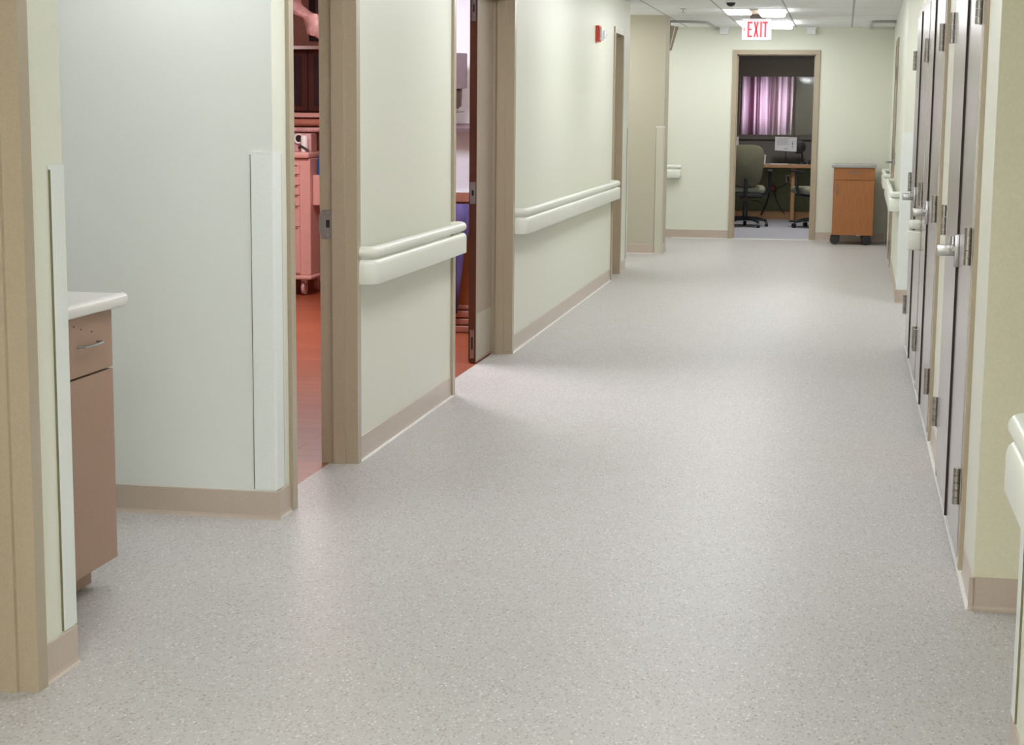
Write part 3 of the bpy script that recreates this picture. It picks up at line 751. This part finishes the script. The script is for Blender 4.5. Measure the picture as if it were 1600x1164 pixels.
def task_chair(loc, rot, label):
    r = thing('office_chair', (0, 0, 0), label, 'chair', 'olive office chairs at the desk')
    # backrest: rounded slab, facing +y (its back toward the camera)
    bm = new(); n = 28; rings = []
    def outline(w, h, z0):
        pts = []
        for k in range(n):
            t = 2*PI*k/n; c, s_ = math.cos(t), math.sin(t)
            e = .55
            x = math.copysign(abs(c)**e, c)*w; z = math.copysign(abs(s_)**e, s_)*h
            pts.append((x*(1+.10*(z/h)), z0+z))
        return pts
    for (w, h, y) in ((.02, .02, -.065), (.16, .20, -.06), (.205, .255, -.035), (.215, .265, 0), (.205, .255, .03), (.16, .20, .045), (.02, .02, .04)):
        rings.append([bm.verts.new((x, y + .03*((z-.78)/.26)**2, z)) for x, z in outline(w, h, .775)])
    for i in range(len(rings)-1):
        for k in range(n): bm.faces.new([rings[i][k], rings[i][(k+1) % n], rings[i+1][(k+1) % n], rings[i+1][k]])
    bm.faces.new(rings[0][::-1]); bm.faces.new(rings[-1])
    obj('backrest', bm, 'chair', r, True)
    bm = new(); box(bm, -.245, .245, .03, .50, .43, .52, bev=.04, seg=4); obj('seat', bm, 'chairseat', r, True)
    bm = new(); box(bm, -.20, .20, .0, .42, .395, .432, bev=.012); obj('seat_pan', bm, 'chairplastic', r, True)
    bm = new(); tube(bm, [(0, .10, .40), (0, -.07, .45), (0, -.075, .62)], [.03, .025, .02], 8); obj('back_bracket', bm, 'chairplastic', r, True)
    bm = new(); tube(bm, [(0, .22, .40), (0, .22, .25)], .026, 12); tube(bm, [(0, .22, .25), (0, .22, .09)], .034, 12); obj('gas_column', bm, 'chairplastic', r, True)
    bm = new(); box(bm, -.07, .07, .15, .29, .33, .395, bev=.01); m = obj('tilt_mechanism', bm, 'bezel', r, True)
    bm = new(); tube(bm, [(.05, .2, .37), (.20, .17, .375), (.26, .16, .37)], .007, 6); tube(bm, [(.05, .18, .34), (.16, .13, .33), (.22, .1, .30)], .006, 6); obj('lever', bm, 'chairplastic', m, True)
    for s_ in (-1, 1):
        bm = new(); tube(bm, [(s_*.16, .22, .41), (s_*.27, .22, .42), (s_*.30, .22, .50), (s_*.30, .24, .70)], [.018, .018, .02, .018], 8); a_ = obj('armrest', bm, 'chairplastic', r, True)
        bm = new(); box(bm, s_*.30-.035, s_*.30+.035, .10, .36, .70, .725, bev=.01); obj('arm_pad', bm, 'chairplastic', a_, True)
    for k in range(5):
        t = 2*PI*k/5 + .3; dx, dy = math.cos(t), math.sin(t)
        bm = new(); tube(bm, [(0, .22, .11), (dx*.16, .22+dy*.16, .105), (dx*.29, .22+dy*.29, .075)], [.03, .022, .016], 8); l = obj('leg', bm, 'chairplastic', r, True)
        bm = new(); lathe(bm, [(.012, -.022), (.028, -.02), (.03, 0), (.028, .02), (.012, .022)], (dx*.29, .22+dy*.29, .03), 'x', 14); obj('caster', bm, 'black', l, True)
    r.location = loc; r.rotation_euler = (0, 0, rot)
    return r
ch = task_chair((-1.175, 22.0, 0), .06, 'olive fabric office chair seen from behind in the far doorway')
c2 = copy_tree(ch); c2.location = (-.17, 22.05, 0); c2.rotation_euler = (0, 0, .55)
c2['label'] = 'second olive office chair, half hidden by the right door jamb'

# ------------------------------------------------------------ procedure room seen through the first doorway
r = thing('wall_cabinet', (-4.1, 13.4, 1.4), 'dark cherry wood wall cabinet in the pink room behind the first doorway', 'cabinet')
obj('carcass', bx(-4.9, -3.6, 13.22, 13.88, 1.40, 1.88), 'cherry', r)
for x0, x1 in ((-4.56, -4.142), (-4.132, -3.70)):
    d = obj('cabinet_door', bx(x0, x1, 13.195, 13.22, 1.405, 1.875, bev=.003), 'cherry', r)
    obj('panel', bx(x0+.045, x1-.045, 13.188, 13.196, 1.445, 1.835), 'cherryd', d)
struct('trim_7', bx(-5.5, -3.3, 13.10, 13.88, 1.88, 1.905), 'white')
r = thing('picture_frame', (-3.9, 13.88, 2.0), 'dark framed picture above the cherry cabinet in the pink room', 'picture')
obj('frame', bx(-4.33, -3.75, 13.86, 13.90, 1.975, 2.5), 'cherryd', r); obj('picture', bx(-4.27, -3.80, 13.855, 13.861, 2.03, 2.44), 'monitor', r)
# surgical style lamp with translucent drape
r = thing('exam_lamp', (-3.8, 12.6, 2.3), 'crumpled translucent pink plastic cover hanging in the pink room doorway', 'lamp cover')
bm = new(); n = 16; rings = []
for i in range(n+1):
    u = i/n; cx = -4.07+.30*u; cz = 2.22-.16*math.sin(u*1.9)-.06*u
    rings.append([bm.verts.new((cx + .03*math.sin(9*u+k), 12.6+.05*math.cos(k*PI/4), cz + (.06+.05*u)*math.sin(k*PI/4) + .015*math.sin(13*u+2*k))) for k in range(8)])
for i in range(n):
    for k in range(8): bm.faces.new([rings[i][k], rings[i][(k+1) % 8], rings[i+1][(k+1) % 8], rings[i+1][k]])
bm.faces.new(rings[0][::-1]); bm.faces.new(rings[-1]); obj('cover', bm, 'drape', r, True)
bm = new(); tube(bm, [(-3.8, 12.6, 2.6), (-3.8, 12.6, 2.2)], .02, 8); obj('arm', bm, 'white', r, True)
# wall rail with clips below the cabinet
r = thing('equipment_rail', (-4.1, 13.0, 1.3), 'pair of pale rails below the cherry wall cabinet', 'rail')
bm = new(); box(bm, -4.5, -3.6, 13.05, 13.09, 1.355, 1.39, bev=.004); obj('upper_rail', bm, 'cart', r)
bm = new(); tube(bm, [(-4.5, 12.95, 1.315), (-3.6, 12.95, 1.315)], .03, 10); obj('bar', bm, 'bumper', r, True)
bm = new(); tube(bm, [(-4.5, 12.9, 1.262), (-3.6, 12.9, 1.262)], .018, 10); obj('bar', bm, 'drape', r, True)
for x in (-4.45, -3.65):
    bm = new(); box(bm, x-.015, x+.015, 12.9, 13.9, 1.24, 1.37); obj('bracket', bm, 'bumper', r)
# cart
r = thing('medical_cart', (-4.2, 12.9, 0), 'pink beige medical cart with stacked drawers and white casters', 'cart')
obj('body', bx(-4.42, -3.975, 12.72, 13.15, .155, 1.05, bev=.01), 'cart', r)
obj('top_tray', bx(-4.45, -3.975, 12.69, 13.18, 1.05, 1.095, bev=.012), 'cart', r, True)
zs = [.17, .526, .684, .768, .842, .925, 1.004]
for i in range(len(zs)-1):
    d = obj('drawer', bx(-4.40, -4.055, 12.703, 12.72, zs[i]+.004, zs[i+1]-.004, bev=.002), 'cart', r)
    obj('pull', bx(-4.33, -4.07, 12.698, 12.704, zs[i+1]-.012, zs[i+1]-.005), 'cartline', d)
obj('base', bx(-4.46, -3.96, 12.68, 13.2, .125, .155, bev=.012), 'cart', r, True)
for x in (-4.38, -4.04):
    for y in (12.76, 13.1):
        bm = new(); lathe(bm, [(.02, -.014), (.052, -.012), (.056, 0), (.052, .012), (.02, .014)], (x, y, .056), 'x', 18); cs = obj('caster', bm, 'drape', r, True)
        bm = new(); box(bm, x-.02, x+.02, y-.02, y+.03, .09, .128, bev=.004); obj('caster_fork', bm, 'white', cs)
obj('side_bin', bx(-3.973, -3.78, 12.78, 13.1, .69, .92, bev=.006), 'cart', r)
bm = new(); lathe(bm, [(.032, 0), (.034, .10), (.02, .15), (.014, .18)], (-3.925, 12.85, .921), 'z', 16)
tag(obj('blue_bottle', bm, 'blue', None, True), 'blue bottle standing on the side bin of the pink cart', 'bottle')
r = thing('patient_monitor', (-4.1, 12.9, 1.095), 'white device with a round dark port on top of the pink cart', 'medical device')
bm = new(); box(bm, -4.16, -3.99, 12.80, 12.95, 1.0955, 1.235, bev=.008); obj('housing', bm, 'drape', r)
bm = new(); lathe(bm, [(.028, 0), (.036, -.01), (.038, -.02), (.030, -.02), (.024, -.006)], (-4.083, 12.80, 1.195), 'y', 20); obj('round_port', bm, 'white', r, True)
bm = new(); lathe(bm, [(.026, 0), (.026, -.006)], (-4.083, 12.795, 1.195), 'y', 20); obj('port_hole', bm, 'black', r)
bm = new(); lathe(bm, [(.026, 0), (.028, .11), (.018, .125)], (-4.032, 12.765, 1.096), 'z', 16); obj('canister', bm, 'white', r, True)
bm = new(); tube(bm, [(-4.075, 12.78, 1.13), (-4.05, 12.74, 1.14), (-4.01, 12.73, 1.12), (-3.985, 12.73, 1.104)], [.014, .008, .008, .008, .008], 8); obj('cable', bm, 'black', r, True)

# ------------------------------------------------------------ second room (bumpers, monitor, drape)
r = thing('wall_monitor', (-2.42, 10.7, 1.5), 'mauve grey monitor on a bracket in the second doorway', 'monitor')
bm = new(); plate(bm, [(-2.72, 1.78), (-2.327, 1.768), (-2.327, 1.555), (-2.36, 1.55), (-2.72, 1.55)], .0, .06, FACE(10.74)); obj('screen_back', bm, 'monitor', r)
bm = new(); plate(bm, [(-2.60, 1.55), (-2.358, 1.55), (-2.362, 1.445), (-2.385, 1.425), (-2.60, 1.43)], .0, .045, FACE(10.74)); obj('mount_arm', bm, 'bezel', r)
bm = new(); tube(bm, [(-2.60, 10.72, 1.44), (-2.40, 10.70, 1.42), (-2.37, 10.70, 1.412)], .004, 6); tube(bm, [(-2.42, 10.70, 1.40), (-2.335, 10.70, 1.41)], .003, 6); obj('cable', bm, 'black', r)
bm = new(); extr(bm, [(.0, 1.29), (.12, 1.282), (.12, 1.305), (0, 1.335)], -2.9, -2.05, FACE(10.849))
tag(obj('wall_shelf', bm, 'monitor'), 'dark mauve shelf on the wall in the second doorway', 'shelf')
struct('trim_8', bx(-2.95, -2.04, 10.815, 10.849, .84, .895), 'bumper')
struct('trim_9', bx(-2.95, -2.04, 10.825, 10.849, .897, .905), 'white')
for i, (z0, z1, d) in enumerate(((.0, .045, .06), (.05, .09, .05), (.095, .14, .045), (.145, .175, .03))):
    bm = new(); box(bm, -2.94, -2.04, 10.849-d, 10.849, z0+.001, z1, bev=.008, seg=3)
    struct('trim_%d' % (10+i), bm, 'bumper', smooth=True)
bm = new(); n = 14; A = []
for i in range(n+1):
    u = i/n; row = []
    for (z, x1) in ((.13, -2.385), (.35, -2.36), (.55, -2.335), (.7, -2.30), (.83, -2.27)):
        row.append(bm.verts.new((-2.66+(x1+2.66)*u, 10.76+.012*math.sin(u*30+z), z)))
    A.append(row)
for i in range(n):
    for k in range(4): bm.faces.new([A[i][k], A[i+1][k], A[i+1][k+1], A[i][k+1]])
o = tag(obj('hanging_cloth', bm, 'purple', None, True), 'violet blue cloth hanging below the chair rail in the second doorway', 'cloth')
sm = o.modifiers.new('solid', 'SOLIDIFY'); sm.thickness = .006

# ------------------------------------------------------------ lights
def area(name, loc, size, power, col=(1, 1, 1), rot=(0, 0, 0), sy=None):
    l = bpy.data.lights.new(name, 'AREA'); l.energy = power; l.size = size; l.color = col
    if sy: l.shape = 'RECTANGLE'; l.size_y = sy
    o = bpy.data.objects.new(name, l); C.objects.link(o); o.location = loc; o.rotation_euler = rot
    return o
area('room_lamp', (-3.6, 10.9, 2.55), .8, 62, (1, .84, .80))
area('room_lamp', (-2.6, 9.6, 2.55), .6, 42, (.90, .92, 1))
area('alcove_ceiling_lamp', (-2.2, 5.25, 2.34), .3, 5.5, (.97, .99, 1))
area('alcove_lamp', (-2.95, 4.4, 1.15), .12, 1.8, (.97, .99, 1), (math.radians(60), 0, 0), .5)
area('office_lamp', (-.6, 21.6, 2.45), .5, 32, (1, .97, .9))
area('window_daylight', (-1.05, 24.45, 1.55), .62, 9, (1, .96, 1), (-PI/2, 0, 0), .75)

w = bpy.data.worlds.new('World'); S.world = w; w.use_nodes = True
w.node_tree.nodes['Background'].inputs[0].default_value = (.9, .93, 1, 1); w.node_tree.nodes['Background'].inputs[1].default_value = .3

# ------------------------------------------------------------ camera
F_PX = 2700.
dY = Vector((1318-800, 182-582, F_PX)).normalized()
s_ = .037
dX = Vector((1, s_, -((1318-800) + (182-582)*s_)/F_PX)).normalized()
dD = dY.cross(dX)
if dD.y < 0: dD = -dD
right = Vector((dX.x, dY.x, -dD.x)); up = -Vector((dX.y, dY.y, -dD.y)); back = -Vector((dX.z, dY.z, -dD.z))
cam = bpy.data.cameras.new('Camera'); cam.sensor_fit = 'HORIZONTAL'; cam.sensor_width = 36; cam.lens = F_PX/1600*36
cam.clip_start = .05; cam.clip_end = 200
co = bpy.data.objects.new('Camera', cam); C.objects.link(co)
mat = Matrix((right, up, back)).transposed().to_4x4(); mat.translation = (0, 0, 1.4)
co.matrix_world = mat
S.camera = co
S.view_settings.view_transform = 'Standard'; S.view_settings.look = 'None'
S.view_settings.exposure = 0.0; S.view_settings.gamma = 1; S.view_settings.use_curve_mapping = False
